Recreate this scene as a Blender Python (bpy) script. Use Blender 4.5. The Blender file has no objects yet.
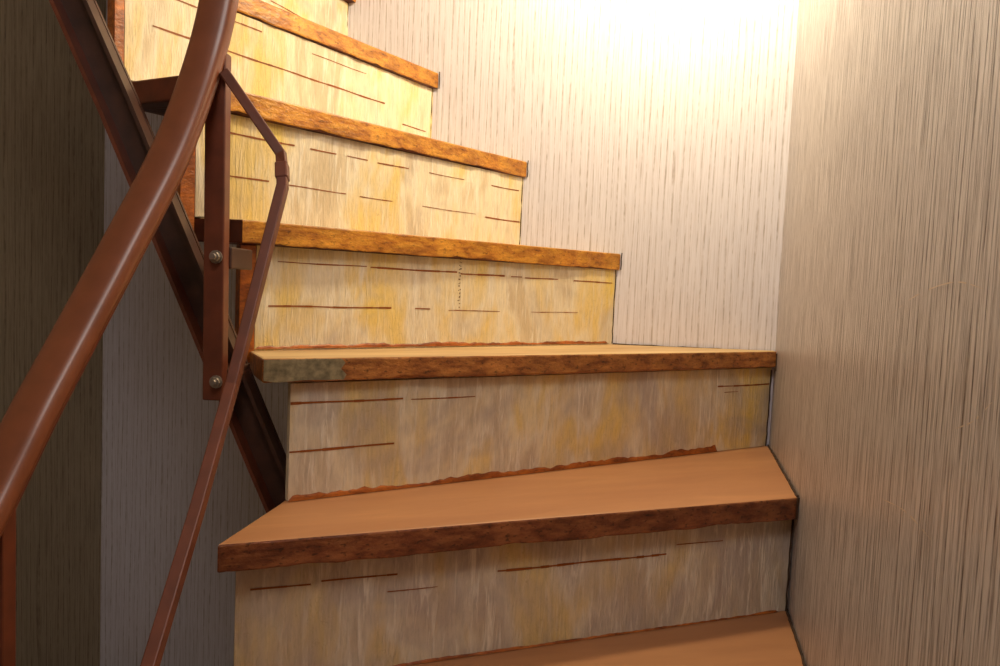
import bpy, math, random
from mathutils import Vector, Matrix
random.seed(4)
Z0=1.33; R=.19; T=.034
sc=bpy.context.scene
try: sc.view_settings.view_transform='Standard'
except Exception: pass

# ---------------------------------------------------------------- materials
class NT:
    def __init__(s,name):
        s.m=bpy.data.materials.new(name); s.m.use_nodes=True
        s.t=s.m.node_tree; s.b=s.t.nodes['Principled BSDF']
        s.tc=s.t.nodes.new('ShaderNodeTexCoord')
    def n(s,typ,**k):
        x=s.t.nodes.new(typ)
        for a,b in k.items(): setattr(x,a,b)
        return x
    def l(s,a,b): s.t.links.new(a,b)
    def map(s,scale,loc=(0,0,0),rot=0):
        m=s.n('ShaderNodeMapping'); m.inputs['Scale'].default_value=scale; m.inputs['Location'].default_value=loc
        m.inputs['Rotation'].default_value=(0,rot,0)
        s.l(s.tc.outputs['Object'],m.inputs['Vector']); return m.outputs[0]
    def noise(s,scale,loc=(0,0,0),detail=2,rough=.55,dist=0,rot=0):
        x=s.n('ShaderNodeTexNoise'); x.inputs['Scale'].default_value=1; x.inputs['Detail'].default_value=detail
        x.inputs['Roughness'].default_value=rough; x.inputs['Distortion'].default_value=dist
        s.l(s.map(scale,loc,rot),x.inputs['Vector']); return x.outputs[0]
    def ramp(s,fac,stops):
        r=s.n('ShaderNodeValToRGB'); e=r.color_ramp.elements
        while len(e)>1: e.remove(e[-1])
        e[0].position=stops[0][0]; e[0].color=col(stops[0][1])
        for p,c in stops[1:]:
            q=e.new(p); q.color=col(c)
        s.l(fac,r.inputs[0]); return r.outputs[0]
    def mix(s,fac,a,b,mode='MIX'):
        x=s.n('ShaderNodeMix',data_type='RGBA',blend_type=mode)
        if isinstance(fac,(int,float)): x.inputs[0].default_value=fac
        else: s.l(fac,x.inputs[0])
        for i,v in ((6,a),(7,b)):
            if isinstance(v,(tuple,list)): x.inputs[i].default_value=col(v)
            else: s.l(v,x.inputs[i])
        return x.outputs[2]
    def math(s,op,a,b=0):
        x=s.n('ShaderNodeMath',operation=op)
        for i,v in ((0,a),(1,b)):
            if isinstance(v,(int,float)): x.inputs[i].default_value=v
            else: s.l(v,x.inputs[i])
        return x.outputs[0]
    def bump(s,h,strength,dist=.002):
        x=s.n('ShaderNodeBump'); x.inputs['Strength'].default_value=strength; x.inputs['Distance'].default_value=dist
        s.l(h,x.inputs['Height']); s.l(x.outputs[0],s.b.inputs['Normal'])
    def fin(s,c,rough=.6,spec=.5):
        if isinstance(c,(tuple,list)): s.b.inputs['Base Color'].default_value=col(c)
        else: s.l(c,s.b.inputs['Base Color'])
        if isinstance(rough,(int,float)): s.b.inputs['Roughness'].default_value=rough
        else: s.l(rough,s.b.inputs['Roughness'])
        s.b.inputs['Specular IOR Level'].default_value=spec
        return s.m
def col(c):
    if isinstance(c,(int,float)): return (c,c,c,1)
    return (c[0],c[1],c[2],1)
def srgb(r,g,b):
    f=lambda v:(v/255/12.92) if v<=10 else ((v/255+.055)/1.055)**2.4
    return (f(r),f(g),f(b))

def wallpaper(name,base,line,period,line_amt,fine_amt,fs,rough,bump,spec=.5):
    k=NT(name)
    sep=k.n('ShaderNodeSeparateXYZ'); k.l(k.tc.outputs['Object'],sep.inputs[0])
    wob=k.noise((30,30,1.0),detail=2)
    x=k.math('ADD',k.math('MULTIPLY',sep.outputs[0],2*math.pi/period),k.math('MULTIPLY',wob,14.0))
    wv=k.math('MULTIPLY',k.math('ADD',k.math('SINE',x),1),.5)
    ln=k.ramp(wv,[(.0,0),(.86,0),(.99,1)])
    brk=k.ramp(k.noise((90,90,30),detail=2,rough=.75),[(.38,.15),(.62,1)])
    l1=k.math('MULTIPLY',k.math('MULTIPLY',ln,brk),line_amt)
    fine=k.noise((fs,fs,9),detail=3,rough=.7)
    l2=k.math('MULTIPLY',k.ramp(fine,[(.44,0),(.66,1)]),fine_amt)
    tot=k.math('MINIMUM',k.math('ADD',l1,l2),1.0)
    c=k.mix(tot,base,line)
    h=k.math('SUBTRACT',k.math('MULTIPLY',fine,.8),tot)
    k.bump(h,bump,.0012)
    return k.fin(c,rough,spec)
M_wall=wallpaper('wallpaper_cream',srgb(228,224,232),srgb(142,122,106),.0140,.50,.28,360,.55,.45)
M_wallR=wallpaper('wallpaper_satin',srgb(216,209,208),srgb(84,66,54),.0115,.58,.70,280,.30,.9,.6)
M_wallD=wallpaper('wallpaper_shaded_side',srgb(180,162,132),srgb(90,72,54),.0165,.5,.4,300,.55,.45)  # darkened wallpaper: the left wall's shade is put into its colour

def nosing(name,a,b,d,pit=.7):
    k=NT(name)
    n1=k.noise((24,70,70),detail=4,rough=.7)
    c=k.ramp(n1,[(.30,d),(.44,a),(.58,b),(.76,tuple(min(1,v*1.4) for v in b))])
    big=k.ramp(k.noise((9,9,20),detail=2),[(.35,.68),(.60,1)])
    c=k.mix(1,c,big,'MULTIPLY')
    sp=k.ramp(k.noise((110,160,200),detail=2),[(.32,1),(.41,0)])
    c=k.mix(k.math('MULTIPLY',sp,pit),c,tuple(v*.3 for v in d))
    k.bump(k.noise((90,160,160),detail=3,rough=.7),.7,.002)
    return k.fin(c,.38,.5)
M_nos=nosing('tread_edge_orange',srgb(188,118,36),srgb(216,150,52),srgb(128,70,22),.55)
M_nosM=nosing('tread_edge_rust',srgb(148,88,42),srgb(182,118,58),srgb(92,48,22),.7)
M_nosD=nosing('tread_edge_brown',srgb(124,66,38),srgb(152,92,54),srgb(76,40,24),.7)
def topmat(name,a,b,rough):
    k=NT(name)
    n=k.noise((2.5,16,16),detail=4,rough=.65,dist=.5)
    c=k.ramp(n,[(.32,a),(.62,b),(.74,tuple(v*1.12 for v in b))])
    k.bump(k.noise((30,90,90),detail=3),.18,.001)
    return k.fin(c,rough,.4)
M_top=topmat('tread_top_brown_paint',srgb(164,112,76),srgb(176,124,84),.48)
M_topY=topmat('tread_top_dusty',srgb(176,136,92),srgb(206,174,124),.6)
def risermat(name,grey,seed):
    k=NT(name)
    L=(seed*3.1,seed*1.7,seed)
    yel=srgb(232,206,144); cream=srgb(236,222,192); tan=srgb(214,194,160)
    n1=k.noise((11,11,4),loc=L,detail=3,rough=.6,dist=.5)
    c=k.ramp(n1,[(.36,tan),(.46,cream),(.56,yel),(.70,srgb(240,208,106))])
    gm=k.ramp(k.noise((6,6,5),loc=(L[1],L[0],2),detail=3,rough=.7,dist=.6),[(.62-grey*.32,0),(.86-grey*.32,1)])
    c=k.mix(k.math('MULTIPLY',gm,.75),c,srgb(178,163,156))
    # scraped whitish strokes
    st1=k.ramp(k.noise((110,110,12),loc=(L[2],L[1],L[0]),detail=3,rough=.65,dist=.7,rot=.35),[(.50,0),(.66,1)])
    st2=k.ramp(n1,[(.40,1),(.60,.25)])
    c=k.mix(k.math('MULTIPLY',k.math('MULTIPLY',st1,st2),.8),c,srgb(242,232,212))
    fn=k.noise((260,260,40),loc=L,detail=3,rough=.75)
    c=k.mix(.8,c,k.ramp(fn,[(.3,.80),(.56,1.0)]),'MULTIPLY')
    w=k.ramp(k.noise((75,75,48),loc=L,detail=1,dist=1.0),[(.490,0),(.5,1),(.510,0)])
    ww=k.math('MULTIPLY',w,k.ramp(n1,[(.48,0),(.58,1)]))
    c=k.mix(k.math('MULTIPLY',ww,.28),c,srgb(140,112,74))
    k.bump(k.math('ADD',fn,k.math('MULTIPLY',st1,.5)),.75,.002)
    return k.fin(c,.58,.3)
def plain(name,c,rough,metal=0,var=.15,spec=.5,sc_=40):
    k=NT(name)
    n=k.noise((sc_,sc_,sc_),detail=3)
    cc=k.ramp(n,[(.3,tuple(v*(1-var) for v in c)),(.7,tuple(min(1,v*(1+var)) for v in c))])
    k.b.inputs['Metallic'].default_value=metal
    k.bump(n,.08,.001)
    return k.fin(cc,rough,spec)
M_dash=plain('printed_line_brown',srgb(142,74,18),.6)
M_dirt=plain('dark_joint_grime',srgb(62,42,26),.8,var=.4)
M_glue=nosing('rust_stain_glue',srgb(156,80,26),srgb(190,106,36),srgb(98,46,18),.4)
M_ink=plain('ink_stamp',srgb(110,76,40),.7)
M_rail=plain('handrail_brown_vinyl',srgb(118,66,42),.33,var=.10)
M_bar=plain('rail_brown_paint',srgb(100,50,31),.40,var=.2)
M_end=plain('tread_end_dark_brown',srgb(92,42,22),.5,var=.3)  # darker brown for the tread ends and undersides
M_str=plain('stringer_dark_steel',srgb(66,39,28),.45,var=.3)
M_steel=plain('bolt_steel',srgb(150,140,130),.45,metal=.85)
M_tin=plain('worn_grey_edge',srgb(132,120,92),.5,metal=.1,var=.5,sc_=90)
M_floor=plain('floor_concrete',srgb(110,100,90),.7)
M_ceil=plain('ceiling_plaster',srgb(205,195,180),.8,var=.04)
M_lamp=plain('lamp_brass',srgb(150,120,60),.3,metal=.9)
M_scr=plain('paper_scuff',srgb(224,208,190),.6)

# ---------------------------------------------------------------- geometry helpers
def obj(name,verts,faces,mats,parent=None,mw=None,bevel=0,smooth=False,midx=None):
    me=bpy.data.meshes.new(name); me.from_pydata([tuple(v) for v in verts],[],faces); me.update()
    o=bpy.data.objects.new(name,me); sc.collection.objects.link(o)
    for m in (mats if isinstance(mats,(list,tuple)) else [mats]): me.materials.append(m)
    if midx:
        for p,i in zip(me.polygons,midx): p.material_index=i
    if smooth:
        for p in me.polygons: p.use_smooth=True
    if parent: o.parent=parent
    if mw: o.matrix_world=mw
    if bevel:
        b=o.modifiers.new('bevel','BEVEL'); b.width=bevel; b.segments=2; b.limit_method='ANGLE'; b.angle_limit=math.radians(50)
    return o
def empty(name):
    e=bpy.data.objects.new(name,None); sc.collection.objects.link(e); e.empty_display_size=.1; return e
def frame(p0,p1,z):
    a=math.atan2(p1[1]-p0[1],p1[0]-p0[0])
    return Matrix.Translation((p0[0],p0[1],z))@Matrix.Rotation(a,4,'Z')
def prism(name,poly,z0,z1,mats,parent=None,bevel=0,rough_edge=False,tilt=0,tilt_d=.17,endmat=False):
    """poly CCW in plan, poly[0]->poly[1] is local X (the front edge)"""
    mw=frame(poly[0],poly[1],z0); inv=mw.inverted()
    loc=[inv@Vector((x,y,z0)) for x,y in poly]; H=z1-z0
    bot=[(q.x,q.y,0) for q in loc]; top=[(q.x,q.y,H) for q in loc]
    if rough_edge:
        rr=random.Random(name); L=loc[1].x; N=int(L/.011)
        mb=[];mt=[];wb=0;wt=0
        for i in range(1,N):
            wb=wb*.6+rr.uniform(-.0010,.0010); wt=wt*.6+rr.uniform(-.0006,.0006)
            if rr.random()<.04: wb+=.002
            mb.append((L*i/N,wb*.5,max(-.0008,wb))); mt.append((L*i/N,abs(wt),H-abs(wt)*.4))
        bot=[bot[0]]+mb+bot[1:]; top=[top[0]]+mt+top[1:]
    n=len(bot); v=bot+top
    if tilt: v=[(x,y,z+tilt*(1-min(1,max(0,y)/tilt_d))) for x,y,z in v]
    f=[tuple(range(n-1,-1,-1)),tuple(range(n,2*n))]+[(i,(i+1)%n,(i+1)%n+n,i+n) for i in range(n)]
    mi=None
    if isinstance(mats,(list,tuple)):
        mi=[1,0]+[1]*n
        if endmat: mi[-1]=2; mi[0]=2
    return obj(name,v,f,mats,parent,mw,bevel,midx=mi)
def board(name,p0,p1,z0,z1,th,mat,parent=None,bevel=0):
    """vertical board, front face p0->p1 (left to right), thickness goes behind"""
    L=math.hypot(p1[0]-p0[0],p1[1]-p0[1]); H=z1-z0
    v=[(0,0,0),(L,0,0),(L,th,0),(0,th,0),(0,0,H),(L,0,H),(L,th,H),(0,th,H)]
    f=[(3,2,1,0),(4,5,6,7),(0,1,5,4),(1,2,6,5),(2,3,7,6),(3,0,4,7)]
    return obj(name,v,f,mat,parent,frame(p0,p1,z0),bevel)
def catmull(pts,sub=8):
    P=[Vector(p) for p in pts]; P=[P[0]*2-P[1]]+P+[P[-1]*2-P[-2]]; out=[]
    for i in range(1,len(P)-2):
        for j in range(sub):
            t=j/sub; a,b,c,d=P[i-1:i+3]
            out.append(.5*((2*b)+(c-a)*t+(2*a-5*b+4*c-d)*t*t+(3*b-a-3*c+d)*t**3))
    out.append(P[-2]); return out
def sweep(name,path,prof,mat,parent=None,side=Vector((1,0,0)),smooth=False,bevel=0):
    v=[];f=[];m=len(prof);path=[Vector(p) for p in path]
    for i,p in enumerate(path):
        t=(path[min(i+1,len(path)-1)]-path[max(i-1,0)]).normalized()
        s=(side-t*side.dot(t)).normalized(); n=s.cross(t)
        k=1.0
        if 0<i<len(path)-1:
            t1=(path[i]-path[i-1]).normalized(); c=max(.5,t1.dot(t)); k=1/c
        for a,b in prof: v.append(p+s*a+n*b*k)
    for i in range(len(path)-1):
        for j in range(m):
            f.append((i*m+j,i*m+(j+1)%m,(i+1)*m+(j+1)%m,(i+1)*m+j))
    f.append(tuple(range(m-1,-1,-1))); f.append(tuple((len(path)-1)*m+j for j in range(m)))
    o=obj(name,v,f,mat,parent,bevel=bevel,smooth=smooth)
    import bmesh
    bm=bmesh.new(); bm.from_mesh(o.data); bmesh.ops.recalc_face_normals(bm,faces=bm.faces); bm.to_mesh(o.data); bm.free()
    if smooth:
        for p in o.data.polygons: p.use_smooth=len(p.vertices)==4
    return o
def rect(w,h): return [(-w/2,-h/2),(w/2,-h/2),(w/2,h/2),(-w/2,h/2)]
def Zs(p): return (p[0],p[1],p[2]+Z0)

# ---------------------------------------------------------------- room
def wx(y): return .1987+.2432*y      # right wall
def wy(x): return 1.6074-.2126*x     # back wall
CR=(.5606,1.4882); CL=(-.985,wy(-.985))
def lx(y): return CL[0]+.2432*(y-CL[1])
FR=(wx(-1.6),-1.6); FLc=(lx(-1.22),-1.22)
HC=3.75
board('wall_back',CL,CR,0,HC,.1,M_wall)
wr=board('wall_right',CR,FR,0,HC,.1,M_wallR)
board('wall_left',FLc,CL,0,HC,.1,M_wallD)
board('wall_front',FR,FLc,0,HC,.1,M_wall)
prism('floor',[FLc,FR,CR,CL],-.1,0,M_floor)
prism('ceiling',[FLc,FR,CR,CL],HC,HC+.1,M_ceil)
# scuffs torn into the right-hand wallpaper
def scuff(name,pts,w):
    c=catmull([Vector((wx(y)-.0008,y,Z0+z)) for y,z in pts],8)
    rr=random.Random(name)
    v=[];f=[]
    for i,p in enumerate(c):
        h=w*rr.uniform(.1,1.0)*(0.2+math.sin(math.pi*i/(len(c)-1)))
        v+=[p+Vector((0,0,-h)),p+Vector((0,0,h))]
    for i in range(len(c)-1):
        if rr.random()<.3: continue
        f.append((2*i,2*i+1,2*i+3,2*i+2))
    o=obj(name,v,f,M_scr); o.parent=wr; o.matrix_parent_inverse=wr.matrix_world.inverted()
scuff('paper_scuff_1',[(.69,.100),(.62,.118),(.537,.128),(.476,.122)],.0007)
scuff('paper_scuff_2',[(.68,-.072),(.60,-.062),(.518,-.066)],.0008)
scuff('paper_scuff_3',[(.51,.025),(.48,.036),(.455,.052)],.0010)
scuff('paper_scuff_6',[(.90,.02),(.86,-.01),(.84,-.05)],.0007)

# ---------------------------------------------------------------- staircase
st=empty('winding_staircase')
e=.002
def zt(n): return Z0+(n-4)*R
ris={3:((-.297,.840),(wx(1.130)-e,1.130)),
     4:((-.274,.966),(.5535,1.482)),
     5:((-.366,1.094),(.240,wy(.240)-e)),
     6:((-.443,1.057),(.036,wy(.036)-e)),
     7:((-.553,1.070),(-.170,wy(-.170)-e)),
     8:((-.62,1.10),(-.37,wy(-.37)-e)),
     9:((-.67,1.11),(-.58,wy(-.58)-e)),
     10:((-.72,1.11),(-.80,wy(-.80)-e)),
     11:((-.76,1.09),(lx(1.74)+e,1.74)),
     12:((-.78,1.05),(lx(1.50)+e,1.50)),
     2:((-.33,.66),(wx(.82)-e,.82)),
     1:((-.37,.44),(wx(.56)-e,.56)),
     0:((-.42,.21),(wx(.30)-e,.30)),
     -1:((-.47,-.03),(wx(.04)-e,.04)),
     -2:((-.52,-.27),(wx(-.22)-e,-.22))}
nos={3:((-.305,.800),(wx(1.100)-e,1.100)),
     4:((-.301,.930),(wx(1.455)-e,1.455)),
     5:((-.374,1.055),(.247,wy(.247)-e)),
     6:((-.455,1.023),(.043,wy(.043)-e)),
     7:((-.575,1.035),(-.158,wy(-.158)-e)),
     8:((-.615,1.07),(-.352,wy(-.352)-e)),
     9:((-.66,1.08),(-.56,wy(-.56)-e)),
     10:((-.71,1.08),(-.78,wy(-.78)-e)),
     11:((-.75,1.06),(lx(1.76)+e,1.76)),
     12:((-.77,1.03),(lx(1.52)+e,1.52)),
     2:((-.335,.635),(wx(.795)-e,.795)),
     1:((-.375,.415),(wx(.535)-e,.535)),
     0:((-.425,.185),(wx(.275)-e,.275)),
     -1:((-.475,-.055),(wx(.015)-e,.015)),
     -2:((-.525,-.295),(wx(-.245)-e,-.245))}
def back(n,off=.014):
    l,r=ris[n+1]; d=Vector((r[0]-l[0],r[1]-l[1])).normalized(); nn=Vector((-d.y,d.x))*off
    return (l[0]+nn.x,l[1]+nn.y),(r[0]+nn.x,r[1]+nn.y)
ends={5:[(-.452,1.062)],6:[(-.558,1.075)],4:[(-.372,1.090)],3:[(-.283,.955)]}
for n in range(-2,12):
    fl,fr=nos[n]; bl,br=back(n)
    poly=[fl,fr]
    if n==4: poly+=[(CR[0]-.003,CR[1]-.003),(br[0],wy(br[0])-e)]
    elif n<=3: poly+=[(wx(br[1])-e,br[1])] if n!=3 else [(wx(1.478)-e,1.478),br]
    elif n<=9: poly+=[(br[0],wy(br[0])-e)]
    elif n==10: poly+=[(CL[0]+.004,CL[1]-.004),br]
    else: poly+=[br]
    if n==4: poly+=[(-.352,1.11)]+ends[4]
    elif n in ends: poly+=[bl]+ends[n]
    else: poly+=[bl]
    mt=M_top if n<=3 else M_topY
    me_=M_nosD if n<=3 else (M_nosM if n==4 else M_nos)
    # the big winder has settled: its back is a little lower than its nose
    prism('tread_%d'%(n+3),poly,zt(n)-T,zt(n)-(.002 if n==4 else 0),[mt,me_,M_end],st,bevel=.003,rough_edge=True,tilt=.008 if n==4 else 0,endmat=n>=5)
grey={3:.85,4:.62,5:.34,6:.30,7:.15}
for n in range(-2,13):
    l,r=ris[n]
    board('riser_%d'%(n+3),l,r,zt(n-1)+(-.003 if n==5 else .0005),zt(n)-T+(.004 if n==4 else -.0005),.013,risermat('riser_board_%d'%(n+3),grey.get(n,.4),n+5),st)
for n,w in ((5,.024),(6,.022),(7,.015)):
    l,r=ris[n]; d=Vector((r[0]-l[0],r[1]-l[1])).normalized()
    a=(l[0]-d.x*w,l[1]-d.y*w); b=(l[0]-d.x*.0006,l[1]-d.y*.0006)
    board('riser_batten_%d'%(n+3),a,b,zt(n-1)-.02,zt(n)-T-.001,.02,M_glue,st,bevel=.001)
D={5:[(.042,.237,.133,1.6),(.246,.47,.132,2.6),(.48,.61,.130,2.6),(.63,.665,.130,1.2),(.675,.785,.129,2),(.84,.985,.128,2),(.025,.30,.066,2.4),(.36,.40,.066,1.5),(.45,.60,.064,1),(.7,.86,.064,1)],
   4:[(.0,.167,.133,3.2),(.18,.29,.131,1.5),(.0,.155,.068,3.2),(.84,.995,.127,2.5),(.86,.90,.115,1)],
   3:[(.02,.105,.120,2),(.12,.235,.122,2),(.40,.72,.112,3),(.74,.84,.124,1.2),(.22,.30,.10,1)],
   6:[(.02,.22,.128,2.6),(.26,.33,.128,2),(.36,.42,.128,1.5),(.45,.55,.127,2),(.62,.75,.127,1),(.86,.98,.126,2),(.05,.16,.066,2),(.18,.36,.065,1.2),(.4,.5,.064,1.5),(.6,.8,.063,1),(.84,.99,.06,2.4)],
   7:[(.06,.78,.090,2.6),(.1,.34,.140,2),(.5,.7,.135,1),(.86,.97,.06,2)],
   8:[(.1,.5,.12,2),(.6,.9,.07,2)]}
for n,ds in D.items():
    l,r=ris[n]; L=math.hypot(r[0]-l[0],r[1]-l[1]); v=[];f=[]
    for t0,t1,z,th in ds:
        segs=max(2,int((t1-t0)/.015)); h=(th*.00095+.0003)/2; ph=random.uniform(0,9)
        for s in range(segs):
            a=t0+(t1-t0)*s/segs; b=t0+(t1-t0)*(s+1)/segs
            h2=h*random.uniform(.65,1.2); k=len(v); za=z+.0004*math.sin(ph+s*.5); zb=z+.0004*math.sin(ph+s*.5+.5)
            v+=[(a*L,-.0006,za-h2),(b*L,-.0006,zb-h2),(b*L,-.0006,zb+h2),(a*L,-.0006,za+h2)]
            f.append((k,k+1,k+2,k+3))
    obj('riser_print_%d'%(n+3),v,f,M_dash,st,frame(l,r,zt(n-1)))
# small vertical ink stamp printed on one riser
l,r=ris[5]; L=math.hypot(r[0]-l[0],r[1]-l[1]); v=[];f=[]
for i in range(15):
    z=.068+i*.0062
    for q in range(random.choice((2,2,3))):
        x=.474*L+random.uniform(0,.004); zz=z+random.uniform(0,.002); w_=random.uniform(.0018,.0036); h_=random.uniform(.0009,.002); k=len(v)
        v+=[(x,-.0005,zz),(x+w_,-.0005,zz),(x+w_,-.0005,zz+h_),(x,-.0005,zz+h_)]; f.append((k,k+1,k+2,k+3))
obj('riser_ink_stamp',v,f,M_ink,st,frame(l,r,zt(4)))
def bead(n,t0,t1,h,mat,seed,bump=None):
    rr=random.Random(seed); l,r=ris[n]; L=math.hypot(r[0]-l[0],r[1]-l[1]); N=int((t1-t0)*L/.006); v=[];f=[]; w=0
    for i in range(N+1):
        w=w*.75+rr.uniform(-.25,.25)
        x=(t0+(t1-t0)*i/N)*L; hh=h*max(.25,1+w)
        if bump and bump[0]<x/L<bump[1]: hh+=h*1.0*(1-(bump[1]-x/L)/(bump[1]-bump[0]))
        if i in (0,N): hh=h*.15
        d=.0022*max(.4,1+w*.5)
        v+=[(x,-d,0.0008),(x,-d*.6,hh*.7),(x,-.0002,hh)]
    for i in range(N):
        for j in (0,1): f.append((i*3+j,(i+1)*3+j,(i+1)*3+j+1,i*3+j+1))
    obj('foot_bead_%d'%(n+3),v,f,mat,st,frame(l,r,zt(n-1)))
bead(4,.0,.85,.0078,M_glue,1,(.68,.85)); bead(3,.0,.98,.003,M_glue,2); bead(5,.0,.98,.0055,M_glue,3)
bead(6,.0,.98,.003,M_dirt,4); bead(7,.0,.98,.003,M_dirt,5)
def joint(name,p,q,w=.0035,seed=0):
    rr=random.Random(seed); p=Vector(p);q=Vector(q); N=max(2,int((q-p).length/.012))
    path=[p.lerp(q,i/N)+Vector([rr.uniform(-.0009,.0009) for _ in range(3)]) for i in range(N+1)]
    s=Vector((1,0,0)) if abs((q-p).normalized().x)<.9 else Vector((0,1,0))
    sweep(name,path,rect(w,w),M_dirt,st,side=s)
for n in (3,4,5,6,7,8):
    r=ris[n][1]; o=.002
    joint('grime_joint_v%d'%n,(r[0]-o,r[1]-o,zt(n-1)),(r[0]-o,r[1]-o,zt(n)-T),.0022,n)
for n in (2,3):
    a=nos[n][1]; b=ris[n+1][1]
    joint('grime_joint_h%d'%n,(a[0]-.001,a[1],zt(n)+.0005),(wx(b[1])-.002,b[1],zt(n)+.0005),.003,n+20)
    joint('grime_joint_e%d'%n,(a[0]-.001,a[1]-.002,zt(n)-T),(a[0]-.001,a[1]-.002,zt(n)),.0025,n+30)
for n in (4,5,6,7):
    a=nos[n][1]
    joint('grime_joint_e%d'%n,(a[0]+.001,a[1]-.002,zt(n)-T),(a[0]+.001,a[1]-.002,zt(n)+.002),.002,n+30)
joint('grime_joint_back',(CR[0]-.004,CR[1]-.003,zt(4)+.002),(.24,wy(.24)-.002,zt(4)-.001),.003,50)
l,r=nos[4]
d=Vector((r[0]-l[0],r[1]-l[1])).normalized(); nn=Vector((d.y,-d.x))*.0012
rr=random.Random(3); mw=frame((l[0]+nn.x,l[1]+nn.y),(r[0]+nn.x,r[1]+nn.y),zt(4)-T+.0065)
bx=[.108,.10,.085,.07,.05,.03,.015,.002]
pts=[(x,.002+rr.uniform(0,.003)) for x in bx][::-1]+[(.112,.01),(.104,.018),(.110,.026)]+[(x,T-.0025) for x in (.105,.08,.05,.02,.002)]
v=[(x,0,z) for x,z in pts]+[(x,.004,z) for x,z in pts]; n_=len(pts)
obj('worn_nose_patch',v,[tuple(range(n_)),tuple(range(2*n_-1,n_-1,-1))]+[(i,i+n_,(i+1)%n_+n_,(i+1)%n_) for i in range(n_)],M_tin,st,mw)

# steel stringer
S=[(-.70,1.02,.70),(-.605,1.02,.498),(-.526,1.02,.329),(-.419,1.02,.087),(-.319,1.03,-.150),(-.289,1.035,-.221),(-.20,1.05,-.43)]
S=[Zs(p) for p in S]
sweep('stringer_web',S,rect(.006,.046),M_str,st,side=Vector((0,1,0)))
sweep('stringer_flange_upper',[tuple(Vector(p)+Vector((.016,-.012,.012))) for p in S],rect(.03,.005),M_str,st,side=Vector((0,1,0)))
sweep('stringer_flange_lower',[tuple(Vector(p)+Vector((-.019,-.012,-.010))) for p in S],rect(.03,.005),M_bar,st,side=Vector((0,1,0)))

# ---------------------------------------------------------------- railing
ra=empty('stair_railing')
H=[(-.367,.985,.74),(-.367,.970,.612),(-.365,.940,.476),(-.377,.920,.372),(-.393,.870,.253),(-.421,.810,.132),(-.441,.760,.041),(-.451,.710,-.030),(-.460,.660,-.105),(-.463,.600,-.173),(-.465,.50,-.26)]
prof=[]
for i in range(20):
    a=2*math.pi*i/20; ca,sa=math.cos(a),math.sin(a)
    prof.append((.0225*math.copysign(abs(ca)**.6,ca),.012*math.copysign(abs(sa)**.6,sa)))
sweep('handrail',catmull([Zs(p) for p in H],8),prof,M_rail,ra,smooth=True)
sweep('handrail_steel_core',[tuple(Vector(p)+Vector((0,.008,-.014))) for p in catmull([Zs(p) for p in H],8)],rect(.028,.008),M_bar,ra)
Tn=[(-.352,.920,.358),(-.275,.902,.259),(-.270,.892,.240),(-.266,.882,.218),(-.284,.780,-.007),(-.283,.690,-.118),(-.283,.600,-.222),(-.276,.50,-.31)]
sweep('lower_rail',[Zs(p) for p in Tn],rect(.0125,.0125),M_bar,ra,bevel=.0015)
sweep('rail_joint',[Zs((-.2715,.8955,.246)),Zs((-.2675,.8855,.226))],rect(.015,.015),M_bar,ra,bevel=.002)
sweep('newel_post',[Zs((-.366,.935,.385)),Zs((-.366,.945,-.052))],rect(.026,.020),M_bar,ra,side=Vector((1,0,0)),bevel=.002)
sweep('newel_post_2',[Zs((-.456,.665,-.11)),Zs((-.456,.665,-.62))],rect(.022,.020),M_bar,ra,bevel=.002)
def bolt(name,p,parent):
    x,y,z=p; v=[];f=[]
    prof=[(0,-.012),(.0035,-.012),(.004,-.0105),(.004,-.007),(.0062,-.007),(.0066,-.006),(.0066,-.0015),(.0085,-.0015),(.0085,.0)]
    N=12
    for q,(r,d) in enumerate(prof):
        for i in range(N):
            a=2*math.pi*i/N; rr=r
            if 4<=q<=6: rr=r*(1 if i%2==0 else .93)
            v.append((x+rr*math.cos(a),y+d,z+rr*math.sin(a)))
    for q in range(len(prof)-1):
        for i in range(N): f.append((q*N+i,q*N+(i+1)%N,(q+1)*N+(i+1)%N,(q+1)*N+i))
    obj(name,v,f,M_steel,parent)
bolt('bolt_1',(-.362,.929,Z0+.132),ra); bolt('bolt_2',(-.360,.932,Z0-.027),ra)
for i,z in enumerate((.132,-.027)):
    prism('bolt_bracket_%d'%(i+1),[(-.384,.950),(-.350,.950),(-.350,1.03),(-.384,1.03)],Z0+z-.014,Z0+z+.014,M_str,ra,bevel=.002)

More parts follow.
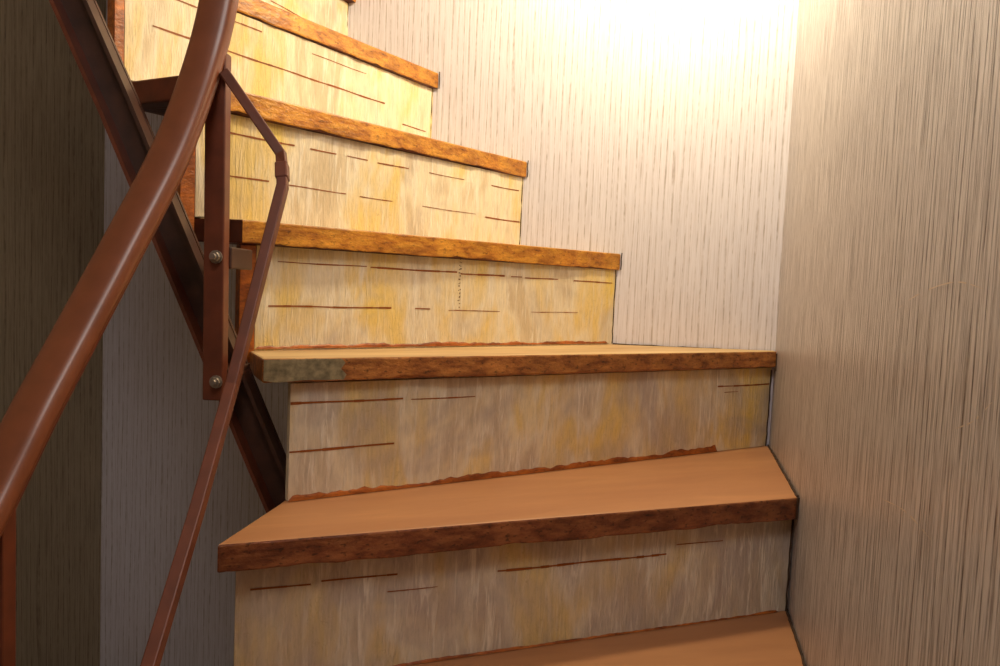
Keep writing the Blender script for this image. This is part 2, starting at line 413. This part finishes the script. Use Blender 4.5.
# ---------------------------------------------------------------- lamps
LP=Vector((.28,1.18,Z0+1.02))
la=empty('pendant_lamp')
l=bpy.data.lights.new('bulb','POINT'); l.energy=29; l.color=(1,.84,.54); l.shadow_soft_size=.05
o=bpy.data.objects.new('bulb',l); sc.collection.objects.link(o); o.location=LP; o.parent=la
sweep('cord',[LP+Vector((0,0,.11)),Vector((LP.x,LP.y,HC-.02))],rect(.006,.006),M_lamp,la)
v=[];f=[];N=24
pr=[(.012,.13),(.02,.125),(.022,.09),(.03,.075)]
for r_,z_ in pr:
    for i in range(N): a=2*math.pi*i/N; v.append((LP.x+r_*math.cos(a),LP.y+r_*math.sin(a),LP.z+z_))
for q in range(len(pr)-1):
    for i in range(N): f.append((q*N+i,q*N+(i+1)%N,(q+1)*N+(i+1)%N,(q+1)*N+i))
obj('lamp_holder',v,f,M_lamp,la,smooth=True)
l=bpy.data.lights.new('fill_light','AREA'); l.energy=7.2; l.color=(1.0,.91,.86); l.shape='RECTANGLE'; l.size=.4; l.size_y=.4  # added fill above the camera, stands for no real fixture
o=bpy.data.objects.new('fill_light',l); sc.collection.objects.link(o)
o.location=(-.12,-.15,Z0+1.15); o.rotation_euler=(Vector((.2,1.1,Z0-.1))-o.location).to_track_quat('-Z','Y').to_euler()
w=bpy.data.worlds.new('world'); sc.world=w; w.use_nodes=True
w.node_tree.nodes['Background'].inputs[0].default_value=(.5,.45,.4,1); w.node_tree.nodes['Background'].inputs[1].default_value=.2

# ---------------------------------------------------------------- camera
cam=bpy.data.cameras.new('camera'); cam.lens=734*36/1000; cam.sensor_width=36; cam.clip_start=.01
co=bpy.data.objects.new('camera',cam); sc.collection.objects.link(co)
p,r=.0635,.0438
X=Vector((1,0,0)); V=Vector((0,math.sin(p),math.cos(p))); F=Vector((0,math.cos(p),-math.sin(p)))
right=X*math.cos(r)+V*math.sin(r); up=-X*math.sin(r)+V*math.cos(r)
m=Matrix((right,up,-F)).transposed().to_4x4(); m.translation=(0,0,Z0+.1106)
co.matrix_world=m; sc.camera=co

# square the building to the world axes
Rz=Matrix.Rotation(math.atan(.2432),4,'Z')
bpy.context.view_layer.update()
for o in [o for o in sc.objects if o.parent is None]:
    o.matrix_world=Rz@o.matrix_world
